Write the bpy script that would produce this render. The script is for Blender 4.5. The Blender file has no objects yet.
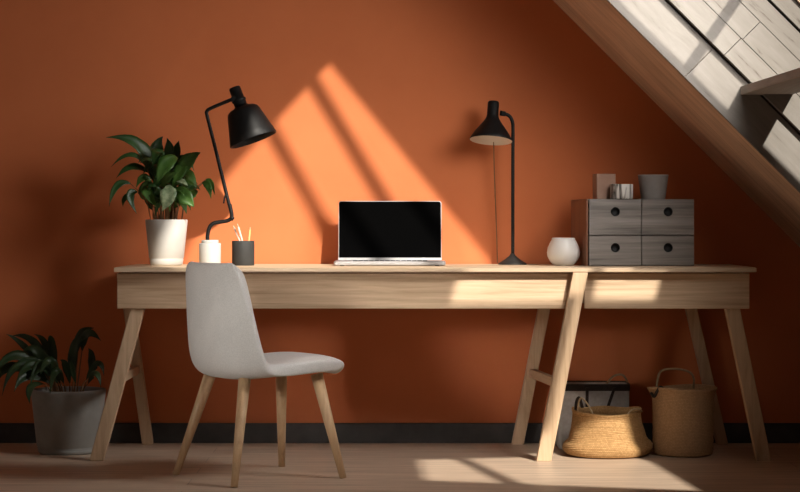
import bpy, bmesh, math, random
from mathutils import Vector, Matrix, noise as mnoise

random.seed(11)
PI = math.pi
scene = bpy.context.scene
COL = scene.collection

# ------------------------------------------------------------------ camera model
F_PX, CAM_Y, CAM_Z, HOR = 2064.0, -8.66, 0.93, 221.0


def at(px, py, y):
    """photo pixel at a known distance y (wall is y=0) -> metres"""
    Z = y - CAM_Y
    return Vector(((px - 400) * Z / F_PX, y, CAM_Z - (py - HOR) * Z / F_PX))


cam_d = bpy.data.cameras.new('camera')
cam = bpy.data.objects.new('camera', cam_d)
COL.objects.link(cam)
cam.location = (0, CAM_Y, CAM_Z)
cam.rotation_euler = (PI / 2, 0, 0)
cam_d.sensor_width = 36
cam_d.lens = F_PX / 800 * 36
cam_d.shift_y = -(246 - HOR) / 800
cam_d.clip_end = 60
scene.camera = cam

# ------------------------------------------------------------------ mesh builder


class MB:
    def __init__(self):
        self.v, self.f, self.s = [], [], []

    def add(self, verts, faces, smooth=False):
        o = len(self.v)
        self.v += [Vector(p) for p in verts]
        for fc in faces:
            self.f.append([i + o for i in fc])
            self.s.append(smooth)
        return self

    def box(self, x0, x1, y0, y1, z0, z1):
        vs = [(x, y, z) for z in (z0, z1) for y in (y0, y1) for x in (x0, x1)]
        return self.add(vs, [(0, 2, 3, 1), (4, 5, 7, 6), (0, 1, 5, 4), (2, 6, 7, 3), (0, 4, 6, 2), (1, 3, 7, 5)])

    def beam(self, a, b, w, d, w2=None, d2=None):
        """slanted square post, cut level at both ends"""
        w2, d2 = w2 or w, d2 or d
        vs = []
        for p, ww, dd in ((a, w, d), (b, w2, d2)):
            for sx, sy in ((-1, -1), (1, -1), (1, 1), (-1, 1)):
                vs.append((p[0] + sx * ww / 2, p[1] + sy * dd / 2, p[2]))
        return self.add(vs, [(3, 2, 1, 0), (4, 5, 6, 7), (0, 1, 5, 4), (1, 2, 6, 5), (2, 3, 7, 6), (3, 0, 4, 7)])

    def prism(self, poly, d):
        """closed polygon of 3-D points, extruded by vector d"""
        n = len(poly)
        d = Vector(d)
        vs = [Vector(p) for p in poly] + [Vector(p) + d for p in poly]
        fs = [list(range(n))[::-1], list(range(n, 2 * n))]
        fs += [(i, (i + 1) % n, n + (i + 1) % n, n + i) for i in range(n)]
        return self.add(vs, fs)

    def lathe(self, prof, seg=48, M=None, wob=None, smooth=True):
        """profile (r, z); r=0 makes a pole"""
        vs, rings = [], []
        for i, (r, z) in enumerate(prof):
            if r < 1e-6:
                rings.append([len(vs)])
                vs.append(Vector((0, 0, z)))
            else:
                ring = []
                for k in range(seg):
                    a = 2 * PI * k / seg
                    rr, dz = (r, 0) if wob is None else wob(r, z, a, i)
                    ring.append(len(vs))
                    vs.append(Vector((rr * math.cos(a), rr * math.sin(a), z + dz)))
                rings.append(ring)
        fs = []
        for a, b in zip(rings, rings[1:]):
            for k in range(seg):
                k2 = (k + 1) % seg
                if len(a) == 1 and len(b) == 1:
                    break
                if len(a) == 1:
                    fs.append((a[0], b[k2], b[k]))
                elif len(b) == 1:
                    fs.append((a[k], a[k2], b[0]))
                else:
                    fs.append((a[k], a[k2], b[k2], b[k]))
        if M is not None:
            vs = [M @ p for p in vs]
        return self.add(vs, fs, smooth)

    def tube(self, pts, rad, seg=10, smooth_n=0, caps=True):
        pts = [Vector(p) for p in pts]
        if smooth_n:
            pts = catmull(pts, smooth_n)
        n = len(pts)
        rads = rad if isinstance(rad, (list, tuple)) else [rad, rad]
        t0 = (pts[1] - pts[0]).normalized()
        ref = Vector((0, 0, 1)) if abs(t0.z) < .9 else Vector((1, 0, 0))
        nrm = (ref - t0 * ref.dot(t0)).normalized()
        vs = []
        for i, p in enumerate(pts):
            t = (pts[min(i + 1, n - 1)] - pts[max(i - 1, 0)]).normalized()
            nrm = (nrm - t * nrm.dot(t)).normalized()
            bn = t.cross(nrm)
            q = i / (n - 1) * (len(rads) - 1)
            j = min(int(q), len(rads) - 2)
            r = rads[j] + (rads[j + 1] - rads[j]) * (q - j)
            for k in range(seg):
                a = 2 * PI * k / seg
                vs.append(p + nrm * (r * math.cos(a)) + bn * (r * math.sin(a)))
        fs = []
        for i in range(n - 1):
            for k in range(seg):
                k2 = (k + 1) % seg
                fs.append((i * seg + k, i * seg + k2, (i + 1) * seg + k2, (i + 1) * seg + k))
        self.add(vs, fs, True)
        if caps:
            o = len(self.v) - len(vs)
            self.f += [[o + k for k in range(seg)][::-1], [o + (n - 1) * seg + k for k in range(seg)]]
            self.s += [False, False]
        return self

    def leaf(self, a, m, b, w, nrm=(0, -1, 0), fold=.25, n=12, peak=.42):
        """blade along the curve a-m-b, lens outline, folded on its midrib"""
        a, m, b = Vector(a), Vector(m), Vector(b)
        c = m * 2 - (a + b) / 2
        nrm = Vector(nrm).normalized()
        vs = []
        for i in range(n + 1):
            t = i / n
            p = a * (1 - t) ** 2 + c * 2 * t * (1 - t) + b * t * t
            tg = ((c - a) * (1 - t) + (b - c) * t).normalized()
            side = tg.cross(nrm)
            side = side.normalized() if side.length > 1e-4 else Vector((1, 0, 0))
            up = side.cross(tg).normalized()
            tt = t / (2 * peak) if t < peak else .5 + (t - peak) / (2 * (1 - peak))
            h = w / 2 * max(.02, math.sin(PI * tt) ** (.8 if t < peak else 1.15))
            h *= 1 + .05 * math.sin(t * 19 + a.x * 90)
            for u in (-1, -.5, 0, .5, 1):
                vs.append(p + side * (h * u) + up * (h * fold * (abs(u) ** 1.5)))
        fs = []
        for i in range(n):
            for k in range(4):
                q = i * 5 + k
                fs.append((q, q + 1, q + 6, q + 5))
        return self.add(vs, fs, True)

    def xf(self, M):
        self.v = [M @ p for p in self.v]
        return self

    def build(self, name, mat, parent=None, bevel=0, solid=0, sub=0, origin=None):
        me = bpy.data.meshes.new(name)
        off = Vector((0, 0, 0))
        if origin is not None:
            off = Vector(origin)
        me.from_pydata([tuple(p - off) for p in self.v], [], self.f)
        for p, s in zip(me.polygons, self.s):
            p.use_smooth = s
        bm = bmesh.new()
        bm.from_mesh(me)
        bmesh.ops.recalc_face_normals(bm, faces=bm.faces)
        bm.to_mesh(me)
        bm.free()
        me.materials.append(mat)
        o = bpy.data.objects.new(name, me)
        COL.objects.link(o)
        if parent is not None:
            o.parent = parent
            if origin is None:
                o.location = (0, 0, 0)
        if origin is not None:
            o.location = off
        if solid:
            m = o.modifiers.new('thickness', 'SOLIDIFY')
            m.thickness = solid
            m.offset = 0
        if bevel:
            m = o.modifiers.new('edge', 'BEVEL')
            m.width = bevel
            m.segments = 2
            m.limit_method = 'ANGLE'
            m.angle_limit = math.radians(40)
        if sub:
            m = o.modifiers.new('smooth', 'SUBSURF')
            m.levels = m.render_levels = sub
        return o


def catmull(p, n):
    q = [p[0] * 2 - p[1]] + p + [p[-1] * 2 - p[-2]]
    out = []
    for i in range(1, len(q) - 2):
        for k in range(n):
            t = k / n
            out.append(.5 * ((2 * q[i]) + (q[i + 1] - q[i - 1]) * t + (2 * q[i - 1] - 5 * q[i] + 4 * q[i + 1] - q[i + 2]) * t * t
                             + (3 * q[i] - q[i - 1] - 3 * q[i + 1] + q[i + 2]) * t ** 3))
    out.append(p[-1])
    return out


def plate_with_holes(outer, holes, depth):
    """flat plate in local XY with holes, thickness depth (centred) -> MB"""
    cu = bpy.data.curves.new('outline', 'CURVE')
    cu.dimensions = '2D'
    cu.fill_mode = 'BOTH'
    cu.extrude = depth / 2
    for poly in [outer] + holes:
        sp = cu.splines.new('POLY')
        sp.points.add(len(poly) - 1)
        for q, (x, y) in zip(sp.points, poly):
            q.co = (x, y, 0, 1)
        sp.use_cyclic_u = True
    ob = bpy.data.objects.new('outline', cu)
    COL.objects.link(ob)
    dg = bpy.context.evaluated_depsgraph_get()
    me = bpy.data.meshes.new_from_object(ob.evaluated_get(dg))
    mb = MB()
    mb.add([v.co.copy() for v in me.vertices], [list(p.vertices) for p in me.polygons])
    bpy.data.objects.remove(ob)
    bpy.data.curves.remove(cu)
    bpy.data.meshes.remove(me)
    return mb


def weld(o):
    bm = bmesh.new()
    bm.from_mesh(o.data)
    bmesh.ops.remove_doubles(bm, verts=bm.verts, dist=1e-5)
    bmesh.ops.recalc_face_normals(bm, faces=bm.faces)
    bm.to_mesh(o.data)
    bm.free()


def thing(name, label, cat, loc, rz=0, group=None):
    o = bpy.data.objects.new(name, None)
    COL.objects.link(o)
    o.empty_display_size = .05
    o.location = loc
    o.rotation_euler = (0, 0, rz)
    tag(o, label, cat, group)
    return o


def tag(o, label, cat, group=None):
    o['label'] = label
    o['category'] = cat
    if group:
        o['group'] = group
    return o


def struct(o):
    o['kind'] = 'structure'
    return o


# ------------------------------------------------------------------ materials


def base_mat(name, rough=.6, metal=0.0, spec=.5):
    m = bpy.data.materials.new(name)
    m.use_nodes = True
    nt = m.node_tree
    b = nt.nodes['Principled BSDF']
    b.inputs['Roughness'].default_value = rough
    b.inputs['Metallic'].default_value = metal
    b.inputs['Specular IOR Level'].default_value = spec
    return m, nt, b


def node(nt, t, **kw):
    n = nt.nodes.new(t)
    for k, v in kw.items():
        if k in n.inputs:
            n.inputs[k].default_value = v
        else:
            setattr(n, k, v)
    return n


def ramp(nt, src, stops):
    r = nt.nodes.new('ShaderNodeValToRGB')
    e = r.color_ramp.elements
    while len(e) > 1:
        e.remove(e[-1])
    e[0].position = stops[0][0]
    e[0].color = (*stops[0][1], 1)
    for p, c in stops[1:]:
        q = e.new(p)
        q.color = (*c, 1)
    nt.links.new(src, r.inputs[0])
    return r


def coords(nt, scale=(1, 1, 1), rot=(0, 0, 0)):
    tc = nt.nodes.new('ShaderNodeTexCoord')
    mp = nt.nodes.new('ShaderNodeMapping')
    mp.inputs['Scale'].default_value = scale
    mp.inputs['Rotation'].default_value = rot
    nt.links.new(tc.outputs['Object'], mp.inputs['Vector'])
    return mp.outputs[0]


def coords2(nt, rot, scale):
    tc = nt.nodes.new('ShaderNodeTexCoord')
    m1 = nt.nodes.new('ShaderNodeMapping')
    m1.inputs['Rotation'].default_value = rot
    m2 = nt.nodes.new('ShaderNodeMapping')
    m2.inputs['Scale'].default_value = scale
    nt.links.new(tc.outputs['Object'], m1.inputs['Vector'])
    nt.links.new(m1.outputs[0], m2.inputs['Vector'])
    return m2.outputs[0]


def add_bump(nt, b, src, strength, dist=.002):
    bp = node(nt, 'ShaderNodeBump')
    bp.inputs['Strength'].default_value = strength
    bp.inputs['Distance'].default_value = dist
    nt.links.new(src, bp.inputs['Height'])
    nt.links.new(bp.outputs[0], b.inputs['Normal'])


def mottled(name, c1, c2, scale=8, rough=.7, spec=.3, bump=0, metal=0, detail=4, stretch=(1, 1, 1)):
    m, nt, b = base_mat(name, rough, metal, spec)
    v = coords(nt, stretch)
    n = node(nt, 'ShaderNodeTexNoise', Scale=scale, Detail=detail)
    nt.links.new(v, n.inputs['Vector'])
    r = ramp(nt, n.outputs['Fac'], [(.3, c1), (.7, c2)])
    nt.links.new(r.outputs[0], b.inputs['Base Color'])
    if bump:
        add_bump(nt, b, n.outputs['Fac'], bump)
    return m


def wood(name, dark, light, axis='x', rough=.55, scale=1.0, rot=None):
    m, nt, b = base_mat(name, rough, 0, .35)
    st = {'x': (1.6, 38, 38), 'y': (38, 1.6, 38), 'z': (38, 38, 1.6)}[axis]
    v = coords(nt, tuple(s * scale for s in st)) if rot is None else coords2(nt, rot, tuple(s * scale for s in st))
    n1 = node(nt, 'ShaderNodeTexNoise', Scale=1.6, Detail=6, Roughness=.6, Distortion=.6)
    nt.links.new(v, n1.inputs['Vector'])
    v2 = coords(nt, tuple(s * scale * .12 + .4 for s in st))
    n2 = node(nt, 'ShaderNodeTexNoise', Scale=1.4, Detail=2)
    nt.links.new(v2, n2.inputs['Vector'])
    mx = node(nt, 'ShaderNodeMix', data_type='FLOAT')
    mx.inputs[0].default_value = .4
    nt.links.new(n1.outputs['Fac'], mx.inputs[2])
    nt.links.new(n2.outputs['Fac'], mx.inputs[3])
    mid = tuple((a + c) / 2 for a, c in zip(dark, light))
    r = ramp(nt, mx.outputs[0], [(.33, dark), (.46, mid), (.62, light)])
    nt.links.new(r.outputs[0], b.inputs['Base Color'])
    add_bump(nt, b, n1.outputs['Fac'], .12, .001)
    return m


M = {}
# terracotta plaster wall
m, nt, b = base_mat('terracotta_plaster', .85, 0, .2)
v = coords(nt)
n1 = node(nt, 'ShaderNodeTexNoise', Scale=1.7, Detail=5, Roughness=.6)
n2 = node(nt, 'ShaderNodeTexNoise', Scale=70, Detail=3)
for n in (n1, n2):
    nt.links.new(v, n.inputs['Vector'])
r = ramp(nt, n1.outputs['Fac'], [(.3, (.54, .158, .059)), (.7, (.61, .187, .072))])
nt.links.new(r.outputs[0], b.inputs['Base Color'])
add_bump(nt, b, n2.outputs['Fac'], .08, .002)
M['wall'] = m

# floor boards running along x
m, nt, b = base_mat('pale_floor_boards', .42, 0, .4)
v = coords(nt)
v.node.inputs['Location'].default_value = (-1.5, .03, 0)
br = node(nt, 'ShaderNodeTexBrick')
br.offset = .5
br.inputs['Scale'].default_value = 1
br.inputs['Brick Width'].default_value = 4.5
br.inputs['Row Height'].default_value = .17
br.inputs['Mortar Size'].default_value = .003
br.inputs['Mortar Smooth'].default_value = .3
br.inputs['Bias'].default_value = 0
br.inputs['Color1'].default_value = (.70, .55, .42, 1)
br.inputs['Color2'].default_value = (.60, .465, .35, 1)
br.inputs['Mortar'].default_value = (.44, .34, .255, 1)
nt.links.new(v, br.inputs['Vector'])
vs = coords(nt, (1.1, 22, 1))
n1 = node(nt, 'ShaderNodeTexNoise', Scale=2.2, Detail=6, Roughness=.62, Distortion=.5)
nt.links.new(vs, n1.inputs['Vector'])
r = ramp(nt, n1.outputs['Fac'], [(.3, (.62, .58, .55)), (.7, (1.12, 1.12, 1.12))])
mx = node(nt, 'ShaderNodeMix', data_type='RGBA', blend_type='MULTIPLY')
mx.inputs[0].default_value = 1
nt.links.new(br.outputs['Color'], mx.inputs[6])
nt.links.new(r.outputs[0], mx.inputs[7])
nt.links.new(mx.outputs[2], b.inputs['Base Color'])
add_bump(nt, b, n1.outputs['Fac'], .08, .001)
M['floor'] = m

M['baseboard'] = mottled('charcoal_baseboard', (.045, .043, .042), (.065, .06, .058), 20, .6)
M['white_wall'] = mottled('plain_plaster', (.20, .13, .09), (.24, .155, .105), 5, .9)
M['side_wall'] = mottled('warm_white_plaster', (.50, .45, .39), (.55, .49, .43), 5, .9)
M['oak_x'] = wood('pale_oak_lengthwise', (.36, .23, .13), (.68, .50, .335), 'x')
M['oak_z'] = wood('pale_oak_upright', (.42, .275, .16), (.64, .46, .30), 'z')
M['oak_y'] = wood('pale_oak_crosswise', (.42, .275, .16), (.64, .46, .30), 'y')
M['oak_edge'] = wood('pale_oak_top', (.50, .36, .235), (.70, .54, .37), 'x')
M['beech'] = wood('beech_chair_leg', (.40, .25, .135), (.60, .41, .24), 'z', .5)
M['grey_wood'] = wood('grey_washed_wood', (.07, .062, .055), (.36, .325, .295), 'x', .6, .8)
M['brown_bounce'] = wood('box_side_bounce_tint', (.17, .075, .04), (.27, .125, .07), 'z', .6)  # brown wood with an orange reflection mixed into its colour
M['rafter'] = wood('brown_rafter_timber', (.40, .27, .185), (.74, .55, .40), 'x', .6, .7, (0, math.radians(-45), 0))

# whitewashed boards
m, nt, b = base_mat('whitewashed_boards', .7, 0, .25)
v = coords2(nt, (0, math.radians(-45), 0), (2.2, 16, 16))
n1 = node(nt, 'ShaderNodeTexNoise', Scale=2, Detail=6, Roughness=.65, Distortion=.4)
nt.links.new(v, n1.inputs['Vector'])
r = ramp(nt, n1.outputs['Fac'], [(.3, (.11, .09, .075)), (.38, (.225, .204, .18)), (.7, (.275, .253, .229))])
nt.links.new(r.outputs[0], b.inputs['Base Color'])
add_bump(nt, b, n1.outputs['Fac'], .12, .002)
M['whitewash'] = m
M['purlin'] = wood('weathered_grey_timber', (.27, .24, .215), (.42, .38, .345), 'y', .7)

# chair fabric
m, nt, b = base_mat('light_grey_felt', .95, 0, .15)
v = coords(nt)
n1 = node(nt, 'ShaderNodeTexNoise', Scale=260, Detail=3)
n2 = node(nt, 'ShaderNodeTexNoise', Scale=9, Detail=3)
for n in (n1, n2):
    nt.links.new(v, n.inputs['Vector'])
mx = node(nt, 'ShaderNodeMix', data_type='FLOAT')
mx.inputs[0].default_value = .35
nt.links.new(n1.outputs['Fac'], mx.inputs[2])
nt.links.new(n2.outputs['Fac'], mx.inputs[3])
r = ramp(nt, mx.outputs[0], [(.35, (.56, .555, .54)), (.65, (.70, .69, .67))])
nt.links.new(r.outputs[0], b.inputs['Base Color'])
b.inputs['Sheen Weight'].default_value = .25
add_bump(nt, b, n1.outputs['Fac'], .2, .001)
M['felt'] = m

M['black_metal'] = mottled('black_lamp_metal', (.005, .005, .005), (.008, .008, .008), 30, .5, .25)
M['black_base'] = mottled('black_cast_base', (.012, .011, .01), (.02, .018, .016), 40, .6, .4)
M['shade_inside'] = mottled('white_lamp_lining', (.80, .74, .66), (.85, .79, .72), 10, .6)
M['ceramic'] = mottled('white_glazed_ceramic', (.72, .70, .665), (.78, .76, .725), 6, .35, .5)
M['pot_white'] = mottled('matte_white_pot', (.50, .485, .455), (.56, .545, .51), 9, .6, .35)
M['pot_grey'] = mottled('grey_concrete_pot', (.235, .23, .215), (.30, .295, .275), 12, .85, .2, .1)
M['bowl_grey'] = mottled('grey_stoneware', (.32, .295, .275), (.40, .375, .35), 14, .8, .2, .1)
M['clay'] = mottled('pale_clay', (.33, .20, .145), (.39, .25, .185), 14, .85, .2, .08)
M['dark_cup'] = mottled('charcoal_cup', (.03, .03, .029), (.042, .042, .04), 20, .65, .3)
M['soil'] = mottled('dark_soil', (.012, .008, .005), (.035, .022, .014), 60, .95, .1, .6)
M['silver'] = mottled('brushed_aluminium', (.46, .46, .47), (.52, .52, .53), 60, .4, .5, 0, .8)
M['screen'] = mottled('black_screen_glass', (.0015, .0015, .0016), (.002, .002, .002), 3, .3, 0)
M['keys'] = mottled('black_keys', (.01, .01, .01), (.015, .015, .015), 30, .6)
M['pencil_pink'] = mottled('pale_pencil_paint', (.75, .60, .50), (.82, .68, .58), 30, .5)
M['pencil_yellow'] = mottled('yellow_pencil_paint', (.75, .48, .17), (.80, .54, .22), 30, .5)
M['leather'] = mottled('dark_leather', (.02, .013, .009), (.035, .022, .015), 40, .6)
M['rope'] = mottled('twisted_straw_cord', (.32, .23, .13), (.45, .33, .20), 90, .8, .2, .4)
M['tote'] = mottled('grey_canvas', (.36, .335, .30), (.44, .41, .375), 60, .95, .1, .2)
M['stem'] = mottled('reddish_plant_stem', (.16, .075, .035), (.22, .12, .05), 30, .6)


def weave(name, c1, c2, sx, sz):
    m, nt, b = base_mat(name, .85, 0, .2)
    tc = node(nt, 'ShaderNodeTexCoord')
    sp = node(nt, 'ShaderNodeSeparateXYZ')
    nt.links.new(tc.outputs['Object'], sp.inputs[0])
    an = node(nt, 'ShaderNodeMath', operation='ARCTAN2')
    nt.links.new(sp.outputs['Y'], an.inputs[0])
    nt.links.new(sp.outputs['X'], an.inputs[1])
    cb = node(nt, 'ShaderNodeCombineXYZ')
    ma = node(nt, 'ShaderNodeMath', operation='MULTIPLY')
    ma.inputs[1].default_value = sx
    mz = node(nt, 'ShaderNodeMath', operation='MULTIPLY')
    mz.inputs[1].default_value = sz
    nt.links.new(an.outputs[0], ma.inputs[0])
    nt.links.new(sp.outputs['Z'], mz.inputs[0])
    nt.links.new(ma.outputs[0], cb.inputs[0])
    nt.links.new(mz.outputs[0], cb.inputs[1])
    bk = node(nt, 'ShaderNodeTexBrick')
    bk.inputs['Scale'].default_value = 1
    bk.inputs['Brick Width'].default_value = 1
    bk.inputs['Row Height'].default_value = .7
    bk.inputs['Mortar Size'].default_value = .09
    bk.inputs['Mortar Smooth'].default_value = 1
    bk.inputs['Color1'].default_value = (*c1, 1)
    bk.inputs['Color2'].default_value = (*c2, 1)
    bk.inputs['Mortar'].default_value = (*(x * .45 for x in c1), 1)
    nt.links.new(cb.outputs[0], bk.inputs['Vector'])
    nt.links.new(bk.outputs['Color'], b.inputs['Base Color'])
    inv = node(nt, 'ShaderNodeMath', operation='SUBTRACT')
    inv.inputs[0].default_value = 1
    nt.links.new(bk.outputs['Fac'], inv.inputs[1])
    add_bump(nt, b, inv.outputs[0], .6, .003)
    return m


M['straw'] = weave('woven_seagrass', (.58, .345, .15), (.44, .25, .10), 22, 120)
M['straw_dark'] = weave('woven_seagrass_brown', (.58, .36, .19), (.47, .28, .14), 22, 120)


def leaf_mat(name, c1, c2, scale=14):
    m, nt, b = base_mat(name, .42, 0, .4)
    v = coords(nt)
    n = node(nt, 'ShaderNodeTexNoise', Scale=scale, Detail=4)
    nt.links.new(v, n.inputs['Vector'])
    r = ramp(nt, n.outputs['Fac'], [(.32, c1), (.68, c2)])
    nt.links.new(r.outputs[0], b.inputs['Base Color'])
    b.inputs['Transmission Weight'].default_value = 0
    return m


M['leaf_dark'] = leaf_mat('dark_green_leaf', (.012, .04, .008), (.03, .085, .02))
M['leaf_mid'] = leaf_mat('mid_green_leaf', (.03, .085, .014), (.075, .165, .03), 20)
M['leaf_pale'] = leaf_mat('silvery_green_leaf', (.13, .21, .10), (.36, .44, .27), 60)
M['leaf_shade'] = leaf_mat('deep_green_leaf', (.013, .034, .011), (.036, .068, .025))

# patterned candle glass
m, nt, b = base_mat('streaked_white_glaze', .5, 0, .4)
v = coords(nt, (60, 60, 7))
n = node(nt, 'ShaderNodeTexNoise', Scale=1, Detail=4, Distortion=.6)
nt.links.new(v, n.inputs['Vector'])
r = ramp(nt, n.outputs['Fac'], [(.42, (.07, .065, .055)), (.50, (.4, .38, .35)), (.56, (.66, .64, .60))])
nt.links.new(r.outputs[0], b.inputs['Base Color'])
M['streaked'] = m

# ------------------------------------------------------------------ the room
SUN = Vector((-.5, 1, -.73))                     # travel of the sunlight
ROOF_C = 3.35                                    # roof underside: x + z = ROOF_C


def to_roof(p):
    t = (ROOF_C - p.x - p.z) / -(SUN.x + SUN.z)
    q = p - SUN * t
    return (q.x - q.z, q.y)                      # slope coordinate, depth


struct(MB().box(-2.6, 3.2, -9.4, .1, -.12, 0).build('floor', M['floor']))
struct(MB().box(-2.6, 3.2, 0, .12, 0, 3.4).build('wall_back', M['wall']))
struct(MB().box(-2.72, -2.6, -9.4, .12, 0, 3.4).build('wall_left', M['side_wall']))
struct(MB().box(2.9, 3.0, -9.4, 0, 0, .55).build('wall_right', M['white_wall']))
struct(MB().box(-2.6, 3.2, -.018, 0, 0, .083).build('baseboard_back', M['baseboard'], bevel=.003))
struct(MB().box(-2.6, .2, -9.4, .12, 3.2, 3.3).build('ceiling', M['white_wall']))

# unseen roof slope, its openings shaped to cast the sun patches
W = lambda px, py: to_roof(at(px, py, 0))
A = lambda px, py: to_roof(at(px, py, -.66))
holes = [
    [W(330, 65), W(490, 262), W(503, 381), W(491, 381), W(311, 81)],
    [W(307, 88), W(482, 381), W(411, 381), W(269, 129)],
    [W(264, 135), W(401, 381), W(375, 381), W(371, 388), W(104, 388), W(110, 330), W(128, 297), W(150, 268), W(176, 268), W(196, 215), W(230, 172)],
    [A(457, 272), A(589, 272), A(578, 301), A(559, 414), A(640, 403), A(650, 445), A(648, 462), A(547, 634), A(415, 600), A(474, 447),
     A(541, 437), A(568, 306), A(446, 306)],
    [A(420, 456), A(462, 449), A(402, 596), A(340, 580)],
    [A(594, 272), A(664, 272), A(656, 303), A(589, 303)],
    [(-1.45, -1.54), (-.59, -1.54), (-.59, -.92), (-1.45, -.92)],
    [(-.54, -1.54), (.85, -1.54), (.85, -.92), (-.54, -.92)],
]
roof = plate_with_holes([(-2.99, -9.4), (2.45, -9.4), (2.45, -.86), (-2.99, -.86)],
                        holes, .04)
# local (u, v, w): u = x - z, v = y
s2 = 1 / math.sqrt(2)


def roof_pt(p):
    u, v, w = p
    return Vector(((ROOF_C + u) / 2 + (w + .02) * s2, v, (ROOF_C - u) / 2 + (w + .02) * s2))


roof.v = [roof_pt(p) for p in roof.v]
struct(roof.build('ceiling_slope_gobo', M['white_wall']))


def slope_prism(c0, c1, u0, u1, y0, y1, c0b=None):
    """box lying along the roof slope: c = x + z, u = x - z"""
    f = lambda c, u, y: Vector(((c + u) / 2, y, (c - u) / 2))
    vs = [f(c, u, y) for y in (y0, y1) for u in (u0, u1) for c in ((c0, c1) if y == y0 or c0b is None else (c0b, c1))]
    return vs, [(0, 2, 3, 1), (4, 5, 7, 6), (0, 1, 5, 4), (2, 6, 7, 3), (0, 4, 6, 2), (1, 3, 7, 5)]


# timber-lined soffit between the back wall and the whitewashed boarding
t1 = MB()
t1.add(*slope_prism(2.545, 3.45, -1.75, 2.4, -.855, 0, 2.497))
struct(t1.build('trim_1', M['rafter']))
# boarding facing the room: butt-jointed boards with open joints
bd = MB()


def boards(c0, c1, joints, y0, y1):
    js = [-1.75] + joints + [2.4]
    for a, c in zip(js, js[1:]):
        bd.add(*slope_prism(c0 + .001, c1 - .001, a + .0015, c - .0015, y0, y1))


boards(2.545, 2.762, [-.40, .62], -.875, -.855)
boards(2.771, 2.898, [-.335, .9], -.905, -.87)
boards(2.899, 3.032, [-.325, .35], -.905, -.87)
boards(3.033, 3.139, [-.95, .55], -.905, -.87)
boards(3.150, 3.242, [-.1], -.915, -.87)
struct(bd.build('trim_2', M['whitewash'], bevel=.001))
struct(MB().add(*slope_prism(2.765, 3.25, -1.75, 2.4, -.872, -.857)).build('trim_3', M['leather']))
struct(MB().add(*slope_prism(3.246, 3.36, -1.75, 2.4, -.93, -.857)).build('trim_4', M['rafter']))
# grey timber purlin running out from the boarding
pu = MB()
a0, a1 = Vector((1.283, -.86, 1.405)), Vector((1.371, -1.63, 1.424))
vs = []
for p in (a0, a1):
    for dx, dz in ((0, 0), (.19, 0), (.19, .033), (0, .033)):
        vs.append(p + Vector((dx, 0, dz)))
pu.add(vs, [(3, 2, 1, 0), (4, 5, 6, 7), (0, 1, 5, 4), (1, 2, 6, 5), (2, 3, 7, 6), (3, 0, 4, 7)])
struct(pu.build('trim_5', M['purlin'], bevel=.003))

# ------------------------------------------------------------------ desk
DZ = .75
desk = thing('desk', 'long pale oak desk with slanted legs against the terracotta wall', 'desk', (.135, -.36, 0))
D = Vector((.135, -.36, 0))


def dpart(name, mb, mat, bevel=.003):
    mb.v = [p - D for p in mb.v]
    return mb.build(name, mat, desk, bevel=bevel)


dpart('tabletop', MB().box(-1.106, 1.378, -.685, -.02, .732, DZ), M['oak_edge'])
dpart('apron', MB().box(-1.100, .652, -.640, -.618, .589, .727), M['oak_x'])
dpart('apron', MB().box(.716, 1.358, -.640, -.618, .589, .727), M['oak_x'])
dpart('rear_apron', MB().box(-1.09, 1.35, -.085, -.063, .589, .727), M['oak_x'])
dpart('side_apron', MB().box(-1.098, -1.076, -.618, -.085, .589, .727), M['oak_y'])
dpart('side_apron', MB().box(1.334, 1.356, -.618, -.085, .589, .727), M['oak_y'])
dpart('support_batten', MB().box(-1.076, 1.334, -.612, -.09, .722, .7315), M['oak_y'], 0)


def leg(px0, py0, y0, px1, py1, y1, ztop, w, d=.045):
    a = at(px0, py0, y0)
    a.z = 0
    b = at(px1, py1, y1)
    k = (ztop) / b.z
    b = a + (b - a) * k
    b.z = ztop
    b.y = y1
    dpart('leg', MB().beam(a, b, w, d), M['oak_z'])
    return a, b


LF = leg(97, 461, -.64, 138, 309, -.60, .62, .054)
LR = leg(148, 444, -.06, 129, 309, -.11, .62, .044)
MF = leg(543.5, 461, -.655, 580, 273, -.663, .731, .058, .043)
MR = leg(517.5, 444, -.06, 544, 309, -.11, .62, .050)
RF = leg(763.5, 461, -.64, 732, 309, -.60, .62, .056)
RR = leg(722, 444, -.06, 691, 309, -.11, .62, .046)


def stretcher(fr, re, z, h, w=.026):
    p = fr[0] + (fr[1] - fr[0]) * (z / fr[1].z)
    q = re[0] + (re[1] - re[0]) * (z / re[1].z)
    mb = MB()
    vs = []
    for c in (p, q):
        for sx, sz in ((-1, -1), (1, -1), (1, 1), (-1, 1)):
            vs.append(c + Vector((sx * w / 2, 0, sz * h / 2)))
    mb.add(vs, [(3, 2, 1, 0), (4, 5, 6, 7), (0, 1, 5, 4), (1, 2, 6, 5), (2, 3, 7, 6), (3, 0, 4, 7)])
    dpart('stretcher', mb, M['oak_y'])


stretcher(LF, LR, .315, .036)
stretcher(MF, MR, .300, .036)

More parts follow.
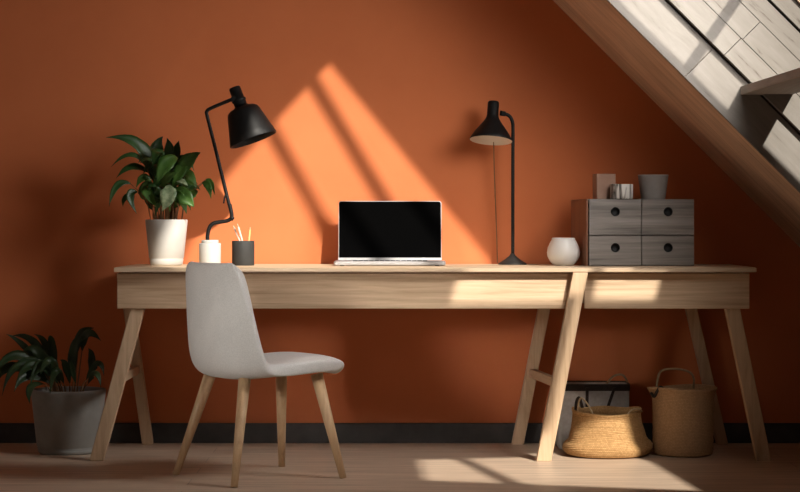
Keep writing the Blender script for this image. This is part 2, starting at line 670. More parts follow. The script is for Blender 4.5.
# ------------------------------------------------------------------ chair
ch = thing('chair', 'light grey felt shell chair with tapered beech legs in front of the desk', 'chair',
           (-.510, -1.148, 0), math.radians(34.2))
prof = [  # forward, height, half width, edge lift
    (.248, .372, .100, -.002), (.258, .391, .150, -.006), (.240, .412, .184, -.012), (.195, .424, .203, -.016),
    (.10, .419, .212, -.014), (.00, .403, .216, -.004), (-.09, .386, .218, .022), (-.165, .382, .217, .082),
    (-.203, .408, .217, .108), (-.213, .475, .217, .096), (-.213, .54, .215, .080), (-.212, .60, .212, .063), (-.210, .67, .204, .046),
    (-.208, .73, .192, .030), (-.207, .762, .174, .022), (-.206, .781, .138, .016)]
EDGE = {6: (.6, .8), 7: (.85, .5), 8: (.92, .36)}
shell = MB()
us = [-1, -.95, -.85, -.7, -.45, -.2, 0, .2, .45, .7, .85, .95, 1]
vs = []
for i, (fx, z, hw, lift) in enumerate(prof):
    a = Vector((prof[max(i - 1, 0)][0], prof[max(i - 1, 0)][1]))
    c = Vector((prof[min(i + 1, len(prof) - 1)][0], prof[min(i + 1, len(prof) - 1)][1]))
    t = (c - a).normalized()
    n = Vector((t.y, -t.x))
    if n.y < 0 and abs(n.y) > abs(n.x):
        n = -n
    if abs(n.x) >= abs(n.y) and n.x < 0 and i > 4:
        n = -n
    if i in EDGE:
        n = Vector(EDGE[i])
    for u in us:
        k = abs(u) ** 4 * lift
        vs.append((fx + n.x * k, u * hw, z + n.y * k))
nu = len(us)
shell.add(vs, [(i * nu + k, i * nu + k + 1, (i + 1) * nu + k + 1, (i + 1) * nu + k)
               for i in range(len(prof) - 1) for k in range(nu - 1)], True)
so = shell.build('seat_shell', M['felt'], ch)
for p in so.data.polygons:
    pass
md = so.modifiers.new('thickness', 'SOLIDIFY')
md.thickness = .046
md.offset = 0
md = so.modifiers.new('smooth', 'SUBSURF')
md.levels = md.render_levels = 2
for fx, fy, tx, ty in ((-.230, .216, -.135, .125), (-.230, -.216, -.135, -.125), (.222, .216, .165, .125), (.222, -.216, .165, -.125)):
    lg = MB()
    lg.tube([(fx, fy, 0), (fx + (tx - fx) * .5, fy + (ty - fy) * .5, .187), (tx, ty, .374)], [.0125, .0175, .0225], 20)
    lg.build('leg', M['beech'], ch)

# ------------------------------------------------------------------ plant on the desk
YP = -.30
pc = at(166.5, 265, YP)
pc.z = DZ
pl = thing('potted_plant', 'leafy green plant in a white pot on the left end of the desk', 'plant', pc)
r0, r1, ph = .0655, .0865, .186
pot = MB().lathe([(0, .002), (r0 - .006, .0), (r0, .006), (r0 + .003, .026), (r0 + .0015, .028), (r0 + .0045, .031), (r1 - .001, ph - .004), (r1 - .003, ph),
                  (r1 - .008, ph), (r1 - .010, ph - .004), (r1 - .013, ph - .03), (0, ph - .03)], 64)
pot.build('pot', M['pot_white'], pl)
MB().lathe([(r1 - .0125, ph - .030), (r1 - .02, ph - .018), (.03, ph - .012), (0, ph - .014)], 40,
           wob=lambda r, z, a, i: (r, .003 * math.sin(a * 5 + i))).build('soil', M['soil'], pl)


def lf(mb, base, mid, tip, w, yb=YP, ym=YP, yt=YP, nrm=(0, -1, .35), fold=.25, off=None, **k):
    o = off
    mb.leaf(at(*base, yb) - o, at(*mid, ym) - o, at(*tip, yt) - o, w, nrm, fold, **k)


dk, md_, pale, stems = MB(), MB(), MB(), MB()
O = pc
# dark arching leaves to the left and top
lf(dk, (153, 176), (138, 145), (106, 137.5), .062, YP, -.33, -.36, (.5, -1, .5), off=O, peak=.35)
lf(dk, (147, 168), (131, 155), (111, 167), .026, -.33, -.36, -.38, (.2, -1, .9), off=O)
lf(dk, (149, 173), (132, 167), (116, 178.5), .034, YP, -.34, -.36, (.1, -1, .7), off=O)
lf(dk, (131, 184), (117, 186), (109, 207), .030, -.36, -.38, -.40, (.3, -1, .6), off=O)
lf(dk, (138, 192), (130, 196), (137, 214), .036, -.36, -.38, -.38, (.4, -1, .3), off=O)
lf(dk, (134, 194), (125, 198), (123, 207), .022, -.34, -.35, -.36, (.4, -1, .3), off=O)
lf(dk, (157, 182), (156, 152), (163, 136.5), .062, -.28, -.25, -.24, (.3, -1, .1), off=O)
lf(dk, (168, 182), (170, 155), (167, 138), .056, -.30, -.27, -.25, (-.4, -1, .1), off=O)
lf(dk, (172, 176), (176, 154), (179, 140.5), .045, -.25, -.22, -.22, (-.3, -1, .2), off=O)
lf(dk, (160, 190), (152, 165), (147, 146), .05, -.26, -.22, -.2, (.2, -1, .3), off=O)
lf(dk, (152, 210), (149, 196), (150, 183), .04, -.28, -.3, -.31, (.2, -1, 0), off=O)
lf(dk, (165, 205), (160, 200), (155, 217), .035, -.36, -.38, -.38, (0, -1, .2), off=O)
lf(dk, (175, 195), (166, 170), (158, 158), .055, -.3, -.3, -.29, (0, -1, .2), off=O)
# mid green
lf(md_, (172, 186), (186, 164), (200.5, 152.5), .066, -.34, -.36, -.37, (-.3, -1, .25), off=O, peak=.5)
lf(md_, (178, 158), (166, 164), (157, 184), .062, -.35, -.39, -.40, (.1, -1, .4), off=O, peak=.5)
lf(md_, (184, 160), (180, 172), (172, 188), .055, -.33, -.37, -.39, (-.2, -1, .4), off=O)
lf(md_, (146, 186), (149, 194), (156, 207), .055, -.37, -.39, -.40, (.3, -1, .3), off=O)
lf(md_, (152, 182), (143, 178), (136, 188), .034, -.34, -.36, -.37, (.2, -1, .6), off=O)
lf(md_, (172, 188), (184, 196), (194, 207), .062, -.37, -.40, -.41, (-.2, -1, .4), off=O, peak=.5)
lf(md_, (198, 191), (190, 197), (190, 208), .05, -.35, -.38, -.39, (-.4, -1, .4), off=O)
lf(md_, (202, 183), (208, 186), (211, 199), .030, -.36, -.38, -.39, (-.2, -1, .5), off=O)
lf(md_, (205, 180), (211, 183), (215, 195.5), .022, -.34, -.35, -.36, (-.5, -1, .5), off=O)
lf(md_, (176, 184), (186, 182), (197, 187), .030, -.36, -.38, -.39, (0, -1, 1.2), off=O)
lf(md_, (160, 186), (168, 178), (178, 172), .04, -.37, -.4, -.41, (0, -1, .4), off=O)
lf(md_, (145, 200), (143, 190), (150, 176), .03, -.33, -.34, -.34, (0, -1, .2), off=O)
lf(pale, (167.5, 185), (168, 196), (162, 211.5), .066, -.40, -.425, -.425, (.05, -1, .3), off=O, peak=.45)
lf(pale, (176, 181), (182, 181.5), (188, 186), .026, -.38, -.40, -.41, (0, -1, 1), off=O)
rnd = random.Random(5)
for q in range(34):
    a_ = rnd.uniform(0, 2 * PI)
    hgt = rnd.uniform(.045, .24)
    rad = rnd.uniform(.0, .075) * (1.1 - hgt * 1.6)
    b0 = Vector((.006 + rad * math.cos(a_), rad * math.sin(a_) * .9, ph + hgt))
    ln = rnd.uniform(.07, .12)
    out = Vector((math.cos(a_), math.sin(a_), 0))
    m0 = b0 + out * ln * .42 + Vector((0, 0, ln * rnd.uniform(.25, .45)))
    t0 = b0 + out * ln * .8 + Vector((0, 0, ln * rnd.uniform(-.35, .35)))
    (md_ if (math.cos(a_) > -.1 and math.sin(a_) < .5 and hgt < .2) else dk).leaf(b0, m0, t0, rnd.uniform(.036, .058), (out.x * .6, -.9 + out.y * .3, .9), .28)
    stems.tube([Vector((b0.x * .7, b0.y * .7, ph - .024)), b0 * .9 + Vector((0, 0, ph * .02)), b0 + (m0 - b0) * .08], [.0022, .0014], 6, 4)
rim = ph - .012
for (tx, ty, yy) in ((131, 184, -.36), (138, 193, -.36), (147, 168, -.33), (149, 173, -.3), (153, 176, -.3), (157, 182, -.28), (168, 182, -.3),
                     (172, 176, -.25), (172, 187, -.34), (178, 160, -.34), (184, 162, -.33), (147, 187, -.37), (152, 183, -.34),
                     (173, 189, -.37), (197, 191, -.35), (203, 183, -.36), (205, 180, -.34), (167.5, 186, -.40), (146, 201, -.33), (190, 196, -.3)):
    t = at(tx, ty, yy) - O
    bx = max(-.058, min(.058, t.x * .55 + random.uniform(-.022, .022)))
    b0 = Vector((bx, max(-.045, min(.045, t.y * .3 + random.uniform(-.02, .02))), ph - .024))
    m0 = Vector((b0.x * 1.0 + (t.x - b0.x) * .28, b0.y + (t.y - b0.y) * .35, b0.z + (t.z - b0.z) * .62))
    stems.tube([b0, m0, t], [.0022, .0016], 7, 5)
dk.build('foliage', M['leaf_dark'], pl, solid=.0008)
md_.build('foliage', M['leaf_mid'], pl, solid=.0008)
pale.build('foliage', M['leaf_pale'], pl, solid=.0008)['label'] = 'pale silvery green leaves'
stems.build('stem', M['stem'], pl)

# ------------------------------------------------------------------ plant on the floor
YF = -.36
fc = at(68.5, 454, YF)
fc.z = 0
fp = thing('potted_plant', 'trailing dark green plant in a grey concrete pot on the floor by the desk end', 'plant', fc)
fh = at(0, 389, YF).z
q0, q1 = .121, .150
MB().lathe([(0, .002), (q0 - .006, 0), (q0, .006), (q0 + .002, .016), (q0 - .001, .018), (q0 + .0035, .022), (q0, .025), (q0 + .005, .029), (q1 - .001, fh - .012), (q1, fh - .004), (q1 - .004, fh), (q1 - .014, fh), (q1 - .018, fh - .01),
            (q1 - .02, fh - .045), (0, fh - .045)], 64).build('pot', M['pot_grey'], fp)
MB().lathe([(q1 - .019, fh - .045), (q1 - .03, fh - .028), (.05, fh - .02), (0, fh - .022)], 40,
           wob=lambda r, z, a, i: (r, .004 * math.sin(a * 6 + i))).build('soil', M['soil'], fp)
fl, fs_ = MB(), MB()
FL = [  # base, mid, tip, width, y base, y tip
    ((46, 372), (24, 346), (6, 334), .020, -.36, -.42), ((50, 372), (34, 342), (11, 336), .026, -.34, -.30),
    ((52, 378), (46, 346), (34, 334.5), .026, -.33, -.28), ((56, 378), (52, 345), (49, 336), .026, -.34, -.3),
    ((48, 378), (18, 356), (-6, 374), .040, -.40, -.50), ((50, 382), (20, 366), (2, 396), .034, -.42, -.54),
    ((52, 384), (28, 376), (14, 392), .034, -.44, -.54), ((50, 380), (26, 358), (4, 360), .038, -.36, -.36),
    ((54, 380), (38, 352), (22, 352), .036, -.40, -.44), ((58, 384), (42, 366), (30, 386), .04, -.44, -.52),
    ((60, 384), (50, 362), (40, 376), .036, -.45, -.53), ((46, 382), (8, 368), (-10, 398), .036, -.38, -.46),
    ((60, 380), (50, 356), (44, 350), .034, -.32, -.28), ((64, 384), (56, 372), (50, 394), .030, -.46, -.53),
    ((52, 376), (30, 362), (10, 372), .036, -.42, -.48), ((44, 372), (30, 366), (16, 382), .034, -.46, -.52),
    ((74, 380), (74, 350), (84, 330), .034, -.34, -.30), ((82, 352), (88, 334), (101, 341), .034, -.32, -.34),
    ((78, 352), (82, 334), (94, 328), .034, -.30, -.26), ((82, 350), (84, 338), (78, 345), .028, -.32, -.36),
    ((86, 380), (98, 364), (104, 376), .026, -.34, -.36), ((76, 384), (72, 368), (71, 360), .018, -.40, -.42),
    ((70, 384), (66, 366), (60, 360), .026, -.38, -.40), ((88, 384), (96, 374), (101, 388), .024, -.42, -.46),
    ((44, 384), (31, 388), (30, 404), .030, -.48, -.55), ((90, 376), (92, 358), (88, 348), .026, -.28, -.24),
]
for bs, mi, tp, w, yb, yt in FL:
    lf(fl, bs, mi, tp, w * 1.25, yb, (yb + yt) / 2, yt, (random.uniform(-.4, .4), -1, random.uniform(.2, .9)), off=fc)
    t = at(*bs, yb) - fc
    b0 = Vector((max(-.1, min(.1, t.x * .6)), max(-.08, min(.08, t.y * .6)), fh - .034))
    fs_.tube([b0, b0 * .45 + t * .55 + Vector((0, 0, .012)), t], [.003, .002], 7, 4)
fl.build('foliage', M['leaf_shade'], fp, solid=.0008)
fs_.build('stem', M['stem'], fp)

# ------------------------------------------------------------------ desk lamps
YL = -.45
lb = at(210, 262, YL)
lb.z = DZ
lamp = thing('desk_lamp', 'black crooked-arm desk lamp rising from a small white cylinder base beside the plant', 'lamp', lb)
MB().lathe([(0, 0), (.041, 0), (.043, .003), (.0435, .088), (.042, .092), (0, .092)], 48).build('base', M['pot_white'], lamp)
MB().lathe([(0, .0915), (.033, .0915), (.0345, .093), (.034, .103), (.0325, .1045), (0, .1045)], 48).build('base_cap', M['pot_white'], lamp)
armp = [(207.5, 241), (207.6, 235), (209.5, 227.5), (213.5, 223.4), (220, 222), (227, 220.8), (231, 218.4), (231.6, 214), (229.5, 204)]
arm = MB().tube([at(x, y, YL) - lb for x, y in armp], .0078, 12, 6)
arm.tube([at(x, y, YL) - lb for x, y in ((231.4, 213), (226, 192), (216, 151), (207.2, 116), (207.0, 111.5), (209.5, 109), (222, 103.5), (236.5, 97.5))], .0072, 12, 5)
arm.tube([at(x, y, YL) - lb for x, y in ((230.6, 219.6), (233.2, 216.6))], .009, 10)
arm.build('arm', M['black_metal'], lamp)
MB().tube([at(x, y, YL - .009) - lb for x, y in ((226.3, 192), (224.6, 198), (223.6, 203.5))], .003, 8, 4).build('cable', M['black_metal'], lamp)


def frame_along(origin, axis):
    z = Vector(axis).normalized()
    x = Vector((0, 1, 0)).cross(z).normalized()
    y = z.cross(x)
    m = Matrix((x, y, z)).transposed().to_4x4()
    m.translation = origin
    return m


ax = Vector((17, -3.2, -46))                # shade points down, a little right and out into the room
hp = at(253.5, 140, YL) - lb                # rim centre
FM = frame_along(hp, -ax)                   # local z runs up the shade's axis, 0 at the rim
k = 1 / 251.0
head = [(24.2, 0), (24.5, .8), (22.6, 8), (19.4, 20), (17.0, 29), (15.6, 32), (12.5, 34.2), (8, 35.4), (6.5, 37)]
inner = [(6.0, 35.0), (11.5, 33), (14.6, 31), (16.2, 28), (18.6, 20), (21.8, 8), (23.6, .5), (24.2, 0)]
MB().lathe([(r * k, z * k) for r, z in head + inner], 56, FM).build('lamp_shade', M['black_metal'], lamp)
MB().lathe([(r * k, z * k) for r, z in [(0, 36), (6.4, 36), (6.4, 41), (7.2, 41.5), (7.2, 43.5), (6.0, 44), (5.9, 55), (5.2, 56.4), (0, 56.6)]], 32, FM).build('socket', M['black_metal'], lamp)
MB().lathe([(r * k, z * k) for r, z in [(0, 20), (5, 21), (7, 25), (5, 31), (3.6, 33.5), (3.6, 36)]], 24, FM).build('bulb', M['shade_inside'], lamp)
kn = MB()
kn.tube([at(233.5, 99, YL - .012) - lb, at(233.5, 99, YL + .014) - lb], .011, 16)
kn.tube([at(234, 98.7, YL) - lb, at(240, 96.5, YL) - lb], .008, 12)
kn.tube([at(235.5, 104, YL - .006) - lb, at(236.2, 99, YL - .006) - lb], .007, 10)
kn.build('knuckle', M['black_metal'], lamp)

YR = -.15
rb = at(512.5, 263, YR)
rb.z = DZ
rl = thing('desk_lamp', 'slim black pole desk lamp with flared shade and white lining right of the laptop', 'lamp', rb)
MB().lathe([(0, 0), (.058, 0), (.0595, .003), (.057, .006), (.034, .020), (.012, .038), (.0075, .047), (0, .047)], 48).build('base', M['black_base'], rl)
ppts = [(512.8, 258), (512.8, 200), (512.9, 150), (513.0, 130), (512.6, 122.5), (510.4, 117.2), (506.5, 114.3), (500.5, 113)]
MB().tube([at(x, y, YR) - rb for x, y in ppts], .0072, 14, 7).build('pole', M['black_metal'], rl)
k = 1 / 242.5
ax = Vector((-3.4, -8.5, -46))
hp = at(491, 140.5, YR - .02) - rb
FM = frame_along(hp, -ax)
head = [(21.2, 0), (21.4, .8), (19.8, 3.8), (16.2, 9.4), (12.0, 15), (8.6, 19.5), (6.6, 23), (5.9, 26), (5.7, 38.5), (5.0, 40), (0, 40)]
MB().lathe([(r * k, z * k) for r, z in head], 56, FM).build('lamp_shade', M['black_metal'], rl)
lining = [(21.2, 0), (20.6, .2), (19.0, 3.4), (15.6, 8.8), (11.4, 14.4), (8.0, 18.9), (5.6, 22), (0, 23)]
MB().lathe([(r * k, z * k) for r, z in lining], 56, FM).build('shade_lining', M['shade_inside'], rl)['label'] = 'white inside of the shade'
MB().lathe([(r * k, z * k) for r, z in [(0, 5), (4, 6), (6, 10), (4.6, 15), (3.6, 18), (3.6, 22)]], 24, FM).build('bulb', M['shade_inside'], rl)
kn = MB()
kn.tube([at(500, 113, YR) - rb, at(505.5, 113.8, YR) - rb], .0105, 14)
kn.tube([at(503.6, 113.4, YR - .013) - rb, at(503.6, 113.4, YR + .013) - rb], .009, 14)
kn.build('knuckle', M['black_metal'], rl)
MB().tube([at(493.6, 142, YR + .06) - rb, at(494.6, 180, YR + .10) - rb, at(496.5, 230, YR + .125) - rb, at(497.4, 262.8, YR + .125) - rb], .0022, 8, 6).build('line', M['stem'], rl)['label'] = 'thin brown line'  # thin brown upright line between the shade and the desk

# ------------------------------------------------------------------ pencil cup
YC = -.30
cc = at(243.2, 264, YC)
cc.z = DZ
cup = MB().lathe([(0, 0), (.043, 0), (.0455, .003), (.0455, .098), (.0445, .100), (.041, .100), (.0405, .097), (.0405, .006), (0, .006)], 48)
cup.build('pencil_cup', M['dark_cup'], origin=None)
cupo = bpy.data.objects['pencil_cup']
cupo.location = cc
tag(cupo, 'charcoal cylindrical pencil cup between the white lamp base and the laptop', 'cup')


def pencil(top, bot, yt, mat, label, tipm=None):
    a, b_ = at(*top, yt), at(*bot, YC)
    d = (b_ - a)
    b_ = a + d * ((a.z - DZ - .008) / (a.z - b_.z))
    # keep the foot inside the cup
    fx = b_ - cc
    rr = math.hypot(fx.x, fx.y)
    if rr > .033:
        b_ = cc + Vector((fx.x * .033 / rr, fx.y * .033 / rr, .008))
    e = thing('pencil', label, 'pencil', b_, group='pencils in the charcoal cup')
    ax_ = (a - b_)
    MB().tube([(0, 0, 0), ax_ * .93], .0036, 6).build('barrel', mat, e)
    MB().tube([ax_ * .93, ax_], [.0034, .0012], 8).build('tip', M['oak_z'], e)


pencil((233.2, 225.5), (240, 240), -.285, M['pencil_pink'], 'pale pink pencil leaning left, leftmost in the charcoal cup')
pencil((237.4, 223.8), (242, 240), -.318, M['pencil_pink'], 'pale pencil standing tallest, middle of the three in the charcoal cup')
pencil((250.3, 227), (249, 240), -.30, M['pencil_yellow'], 'yellow pencil standing at the right side of the charcoal cup')

# ------------------------------------------------------------------ laptop
lc = at(390, 264, -.17)
lc.z = DZ
lap = thing('laptop', 'open silver laptop with a blank black screen on the desk', 'laptop', lc)
lw, bw = .424, .449
base = plate_with_holes([(x, y) for x, y in [(-bw / 2 + .008, -.235), (bw / 2 - .008, -.235), (bw / 2, -.227), (bw / 2, -.006), (bw / 2 - .006, 0),
                                             (-bw / 2 + .006, 0), (-bw / 2, -.006), (-bw / 2, -.227)]], [], .015)
base.v = [p + Vector((0, 0, .0105)) for p in base.v]
weld(base.build('base', M['silver'], lap, bevel=.0025))
kb = MB()
for r_ in range(5):
    for c_ in range(14):
        x = -.15 + c_ * .0218
        y = -.035 - r_ * .0218
        kb.box(x, x + .0185, y - .0185, y, .0178, .0192)
kb.build('keyboard', M['keys'], lap)
MB().box(-.06, .06, -.225, -.152, .0178, .0186).build('trackpad', M['silver'], lap)
for sx in (-1, 1):
    for sy in (-.22, -.02):
        MB().lathe([(0, 0), (.008, 0), (.009, .003), (0, .003)], 16, Matrix.Translation((sx * .19, sy, 0))).build('rubber_foot', M['keys'], lap)
tilt = Matrix.Translation((0, -.003, .017)) @ Matrix.Rotation(math.radians(-9), 4, 'X')
rr, lh = .010, .248
pts = []
for cx, cy, a0_ in ((lw / 2 - rr, lh - rr, 0), (-lw / 2 + rr, lh - rr, 90)):
    for q in range(7):
        a_ = math.radians(a0_ + q * 15)
        pts.append((cx + rr * math.cos(a_), cy + rr * math.sin(a_)))
outline = [(lw / 2, .002)] + pts + [(-lw / 2, .002)]
lid = plate_with_holes(outline, [], .006)
lid.xf(tilt @ Matrix.Rotation(PI / 2, 4, 'X'))
lo = lid.build('lid', M['silver'], lap)
weld(lo)
ins = .0023
scr = plate_with_holes([(x * (1 - 2 * ins / lw), .012 + (y - .002) * (lh - .012 - ins) / (lh - .002)) for x, y in outline], [], .0012)
scr.xf(tilt @ Matrix.Translation((0, -.0034, 0)) @ Matrix.Rotation(PI / 2, 4, 'X'))
so_ = scr.build('screen', M['screen'], lap)
weld(so_)
so_['label'] = 'black screen'
MB().tube([(-.15, 0, .019), (.15, 0, .019)], .005, 12).build('hinge', M['silver'], lap)

# ------------------------------------------------------------------ vase
vc = at(563.5, 264, -.33)
vc.z = DZ
k = 1 / 248.0
prof_v = [(0, 0), (8.5, 0), (10, .6), (13.4, 4), (16.0, 9), (16.6, 13), (15.8, 18), (13.6, 23), (11.8, 26), (11.6, 27.6), (11.0, 28), (10.4, 27.4), (10.6, 25.5),
          (12.5, 22), (14.6, 17), (15.2, 13), (14, 7), (9, 2.5), (0, 2)]
vo = MB().lathe([(r * k, z * k) for r, z in prof_v], 64).build('vase', M['ceramic'])
vo.location = vc
tag(vo, 'round white ceramic vase with an open top left of the drawer cabinet', 'vase')

# ------------------------------------------------------------------ drawer cabinet
CW, CH, CDp = .436, .268, .30
rzc = math.radians(7.0)
fl_corner = at(588, 265, -.415)
fl_corner.z = DZ
cab = thing('drawer_cabinet', 'grey-washed wooden cabinet of four small drawers on the right of the desk', 'cabinet', fl_corner, rzc)
# local: x to the right along the front, y back
th = .008
body = MB()
body.box(.001, CW - .001, .004, CDp, CH - th, CH)
body.box(.001, CW - .001, .004, CDp, 0, th)
body.box(CW - th, CW, .004, CDp, 0, CH)
body.box(.001, CW - .001, CDp - .006, CDp, 0, CH)
body.box(CW / 2 - .004, CW / 2 + .004, .010, CDp, 0, CH)
body.box(.002, CW - .002, .010, CDp, .118, .126)
body.build('body', M['grey_wood'], cab, bevel=.0015)
MB().box(-.006, .0005, .002, CDp, 0, CH - .0005).build('side_panel', M['brown_bounce'], cab, bevel=.001)['label'] = 'brown side panel with orange reflection painted in'
HR = .0172


def circ(cx, cy, r, n=28):
    return [(cx + r * math.cos(2 * PI * i / n), cy - r * math.sin(2 * PI * i / n)) for i in range(n)]


for col_ in (0, 1):
    for z0, z1 in ((.003, .120), (.125, CH - .002)):
        x0 = .004 + col_ * (CW / 2 - .002)
        x1 = x0 + CW / 2 - .006
        dr = MB()
        fr = plate_with_holes([(x0, z0), (x1, z0), (x1, z1), (x0, z1)], [circ((x0 + x1) / 2, z0 + (z1 - z0) * (.60 if z0 < .1 else .655), HR)], .012)
        fr.xf(Matrix.Rotation(PI / 2, 4, 'X'))
        d_ = MB()
        d_.add(fr.v, fr.f)
        d_.box(x0 + .004, x1 - .004, .20, .206, z0 + .004, z1 - .02)
        d_.box(x0 + .004, x0 + .008, .006, .20, z0 + .004, z1 - .02)
        d_.box(x1 - .008, x1 - .004, .006, .20, z0 + .004, z1 - .02)
        d_.box(x0 + .004, x1 - .004, .006, .20, z0 + .004, z0 + .008)
        do = d_.build('drawer', M['grey_wood'], cab)
        weld(do)
        # dark lining of the finger hole
        cx, cz = (x0 + x1) / 2, z0 + (z1 - z0) * (.60 if z0 < .1 else .655)
        Mh = Matrix.Translation((cx, -.007, cz)) @ Matrix.Rotation(-PI / 2, 4, 'X')
        MB().lathe([(HR - .0004, 0), (HR + .0012, 0), (HR + .0012, -.001), (HR - .0004, -.001), (HR - .0004, 0), (HR - .0012, .016), (0, .016)], 28, Mh).build('finger_hole', M['keys'], do)['label'] = 'round black finger hole'

top_z = DZ + CH
k = 1 / 248.0
# clay container
p = at(604, 199, -.29)
cl = MB()
cl.add(*(lambda w, h, t: (
    [(sx * w, sy * w, 0) for sx, sy in ((-1, -1), (1, -1), (1, 1), (-1, 1))] + [(sx * w * 1.03, sy * w * 1.03, h) for sx, sy in ((-1, -1), (1, -1), (1, 1), (-1, 1))]
    + [(sx * (w - t), sy * (w - t), h) for sx, sy in ((-1, -1), (1, -1), (1, 1), (-1, 1))] + [(sx * (w - t), sy * (w - t), .008) for sx, sy in ((-1, -1), (1, -1), (1, 1), (-1, 1))],
    [(3, 2, 1, 0)] + [(i, (i + 1) % 4, 4 + (i + 1) % 4, 4 + i) for i in range(4)] + [(4 + i, 4 + (i + 1) % 4, 8 + (i + 1) % 4, 8 + i) for i in range(4)]
    + [(8 + i, 8 + (i + 1) % 4, 12 + (i + 1) % 4, 12 + i) for i in range(4)] + [(12, 13, 14, 15)]))(.0385, .103, .005))
co = cl.build('storage_pot', M['clay'], bevel=.003)
co.location = (p.x, -.29, top_z)
co.rotation_euler = (0, 0, rzc)
tag(co, 'tall square pale clay pot at the left on top of the drawer cabinet', 'pot')
# streaked cup
p = at(621.5, 199, -.36)
so2 = MB().lathe([(0, 0), (.043, 0), (.0455, .003), (.0455, .058), (.0445, .060), (.041, .060), (.040, .057), (.040, .045), (0, .045)], 48).build('candle_cup', M['streaked'])
so2.location = (p.x, -.365, top_z)
tag(so2, 'short white cup with dark streaks, in front of the clay pot on the cabinet', 'cup')
p = at(653.5, 199, -.29)
bo = MB().lathe([(0, 0), (.046, 0), (.049, .003), (.0615, .094), (.0625, .098), (.0605, .1), (.0575, .098), (.056, .092), (.045, .01), (0, .008)], 56).build('bowl', M['bowl_grey'])
bo.location = (p.x, -.28, top_z)
tag(bo, 'grey tapered stoneware bowl at the right on top of the drawer cabinet', 'bowl')

# ------------------------------------------------------------------ baskets


def basket_profile(ctrl, coil, inner_t, z_floor=.012):
    """control (r, z) list -> fine coiled wall, then the inside"""
    pts = catmull([Vector((r, z, 0)) for r, z in ctrl], 14)
    out = [(0, .002)]
    L = 0
    for a, b_ in zip(pts, pts[1:]):
        L += (b_ - a).length
        r = .0018 * abs(math.sin(PI * L / coil))
        out.append((a.x + r, a.y))
    inn = [(max(0, p.x - inner_t), max(p.y, z_floor)) for p in reversed(pts)]
    return out + [(pts[-1].x, pts[-1].y + .004), (pts[-1].x - inner_t * .6, pts[-1].y + .005)] + inn + [(0, z_floor)]


bc = Vector((at(607, 460, -.455).x, -.455, 0))
bk = thing('basket', 'slouching round seagrass basket with bulging bottom behind the middle desk leg', 'basket', bc)
prof_b = basket_profile([(.10, 0), (.150, .003), (.169, .016), (.1755, .034), (.170, .050), (.159, .060), (.151, .074), (.145, .098), (.139, .122), (.135, .148), (.134, .164), (.138, .177)], .0085, .008)


def wob_b(r, z, a, i):
    kx = 1 + .018 * math.sin(2 * a + .6) * (1 if z < .1 else .5) + .012 * math.sin(5 * a + z * 30)
    dz = 0
    if z > .12:
        dz = (z - .12) / .07 * ((.006 * math.sin(a) + .012 * math.cos(a) ** 4 - .006) + .002 * math.sin(5 * a))
    elif z > .02:
        dz = .006 * math.sin(3 * a + 1) * min(1, (z - .02) / .02)
    return r * kx, dz


MB().lathe(prof_b, 96, wob=wob_b).build('body', M['straw'], bk)
h1 = MB()
h1.tube([Vector((-.122, -.05, .170)), Vector((-.118, -.062, .212)), Vector((-.108, -.066, .232)), Vector((-.085, -.082, .210)), Vector((-.062, -.118, .166))], .0035, 8, 6)
h1.build('handle', M['rope'], bk)
h2 = MB()
h2.tube([Vector((.066, -.115, .166)), Vector((.085, -.11, .188)), Vector((.115, -.09, .190)), Vector((.135, -.03, .176))], .0035, 8, 6)
h2.build('handle', M['rope'], bk)
MB().tube([Vector((-.127, -.03, .172)), Vector((-.124, -.03, .214)), Vector((-.112, -.03, .230)), Vector((-.10, -.035, .19))], .006, 8, 6).build('strap', M['leather'], bk)

tc_ = Vector((at(683, 460, -.44).x, -.44, 0))
tb = thing('basket', 'tall upright cylindrical seagrass basket with loop handle near the right desk leg', 'basket', tc_)
prof_t = basket_profile([(.07, 0), (.108, .003), (.117, .016), (.119, .05), (.119, .14), (.120, .21), (.123, .246), (.128, .264)], .0085, .007)


def wob_t(r, z, a, i):
    e = max(0, (z - .220) / .044)
    ear = e * (.014 * math.exp(-((abs(math.atan2(math.sin(a - PI), math.cos(a - PI)))) / .22) ** 2) + .008 * math.exp(-(math.atan2(math.sin(a), math.cos(a)) / .25) ** 2))
    return r + ear, e * .004 * math.sin(2 * a)


MB().lathe(prof_t, 96, wob=wob_t).build('body', M['straw_dark'], tb)
MB().tube([Vector((-.098, .06, .258)), Vector((-.093, .055, .300)), Vector((-.078, .05, .330)), Vector((-.025, .045, .338)), Vector((.03, .045, .326)), Vector((.05, .05, .300)), Vector((.055, .09, .258))], .0045, 10, 6).build('handle', M['rope'], tb)
MB().tube([Vector((-.130, -.03, .246)), Vector((-.122, -.058, .236)), Vector((-.112, -.066, .256)), Vector((-.098, -.066, .274)), Vector((-.085, -.076, .262))], .006, 10, 6).build('strap', M['leather'], tb)

# canvas tote behind
gc = Vector((at(592, 448, -.17).x, -.17, 0))
gt = thing('tote_bag', 'grey canvas storage bag with dark straps, against the wall behind the slouching basket', 'bag', gc)
bb = MB()
n = 9


def rect_ring(hx, hy, r, z, n=5):
    out = []
    for cx, cy, a0_ in ((hx - r, hy - r, 0), (-hx + r, hy - r, 90), (-hx + r, -hy + r, 180), (hx - r, -hy + r, 270)):
        for q in range(n):
            a_ = math.radians(a0_ + 90 * q / (n - 1))
            out.append(Vector((cx + r * math.cos(a_), cy + r * math.sin(a_), z)))
    return out


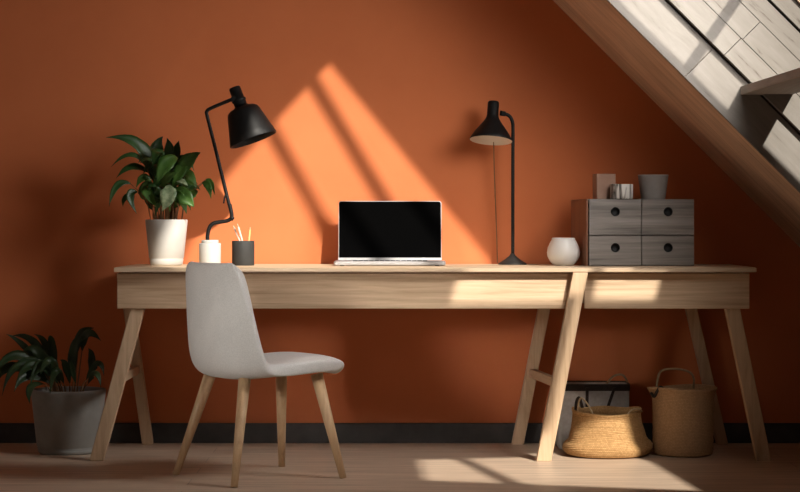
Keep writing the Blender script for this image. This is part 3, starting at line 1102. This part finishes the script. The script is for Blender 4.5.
def loft(mb, rings, close=True):
    n_ = len(rings[0])
    vs = [p for r_ in rings for p in r_]
    fs = [(i * n_ + k_, i * n_ + (k_ + 1) % n_, (i + 1) * n_ + (k_ + 1) % n_, (i + 1) * n_ + k_) for i in range(len(rings) - 1) for k_ in range(n_)]
    if close:
        fs.append(tuple(range(n_))[::-1])
        o_ = (len(rings) - 1) * n_
        fs.append(tuple(o_ + k_ for k_ in range(n_)))
    mb.add(vs, fs, True)


TH = .262
loft(bb, [rect_ring(.139, .083, .02, 0), rect_ring(.144, .088, .02, .006), rect_ring(.146, .091, .02, .08), rect_ring(.145, .09, .02, .17),
          rect_ring(.147, .088, .02, TH - .004), rect_ring(.146, .087, .02, TH), rect_ring(.141, .082, .018, TH), rect_ring(.139, .08, .018, TH - .02), rect_ring(.137, .079, .018, .02)])
bb.build('body', M['tote'], gt)
bnd = MB()
loft(bnd, [rect_ring(.1485, .0895, .02, TH - .024), rect_ring(.149, .090, .02, TH - .002), rect_ring(.148, .089, .02, TH + .004), rect_ring(.144, .085, .018, TH + .004), rect_ring(.1405, .0815, .018, TH - .002)], False)
bnd.build('rim_band', M['leather'], gt)
for (xa, xb) in ((-.028, -.03), (.083, .045)):
    st = MB()
    st.add([(xa - .006, -.096, TH - .01), (xa + .006, -.096, TH - .01), (xb + .006, -.099, TH - .12), (xb - .006, -.099, TH - .12),
            (xa - .006, -.090, TH - .01), (xa + .006, -.090, TH - .01), (xb + .006, -.0905, TH - .12), (xb - .006, -.0905, TH - .12)],
           [(0, 1, 2, 3), (7, 6, 5, 4), (0, 4, 5, 1), (2, 6, 7, 3), (0, 3, 7, 4), (1, 5, 6, 2)])
    st.build('strap', M['leather'], gt)
MB().tube([Vector((.06, 0, TH)), Vector((.09, 0, TH + .03)), Vector((.125, 0, TH + .035)), Vector((.146, 0, TH + .005)), Vector((.151, 0, TH - .03))], .0045, 8, 6).build('handle', M['rope'], gt)

# ------------------------------------------------------------------ light
sd = bpy.data.lights.new('sun', 'SUN')
sd.energy = 6.6
sd.angle = math.radians(1.0)
sd.color = (1, .93, .82)
so3 = bpy.data.objects.new('sun', sd)
COL.objects.link(so3)
so3.rotation_euler = SUN.to_track_quat('-Z', 'Y').to_euler()
so3.location = (4, -6, 6)


def area(name, loc, target, sx, sy, e, col):
    d = bpy.data.lights.new(name, 'AREA')
    d.shape = 'RECTANGLE'
    d.size, d.size_y = sx, sy
    d.energy = e
    d.color = col
    o = bpy.data.objects.new(name, d)
    COL.objects.link(o)
    o.location = loc
    o.rotation_euler = (Vector(target) - Vector(loc)).to_track_quat('-Z', 'Y').to_euler()
    return o


# daylight of the roof windows, then an added fill that lifts the chair back
sk = area('skylight_daylight', (1.3, -1.75, 1.93), (-1.2, -.1, .95), .8, .8, 20, (1, .96, .92))
sk.data.spread = math.radians(115)
wd = area('chair_fill', (-2.3, -4.6, 1.3), (-.40, -1.08, .55), .6, .6, 1.25, (1, .95, .88))
wd.data.spread = math.radians(21)

w = bpy.data.worlds.new('world')
scene.world = w
w.use_nodes = True
bg = w.node_tree.nodes['Background']
bg.inputs[0].default_value = (.85, .9, 1, 1)
bg.inputs[1].default_value = .05

vs_ = scene.view_settings
scene.display_settings.display_device = 'sRGB'
vs_.view_transform = 'Standard'
vs_.look = 'None'
vs_.exposure = 0
vs_.gamma = 1
vs_.use_curve_mapping = False
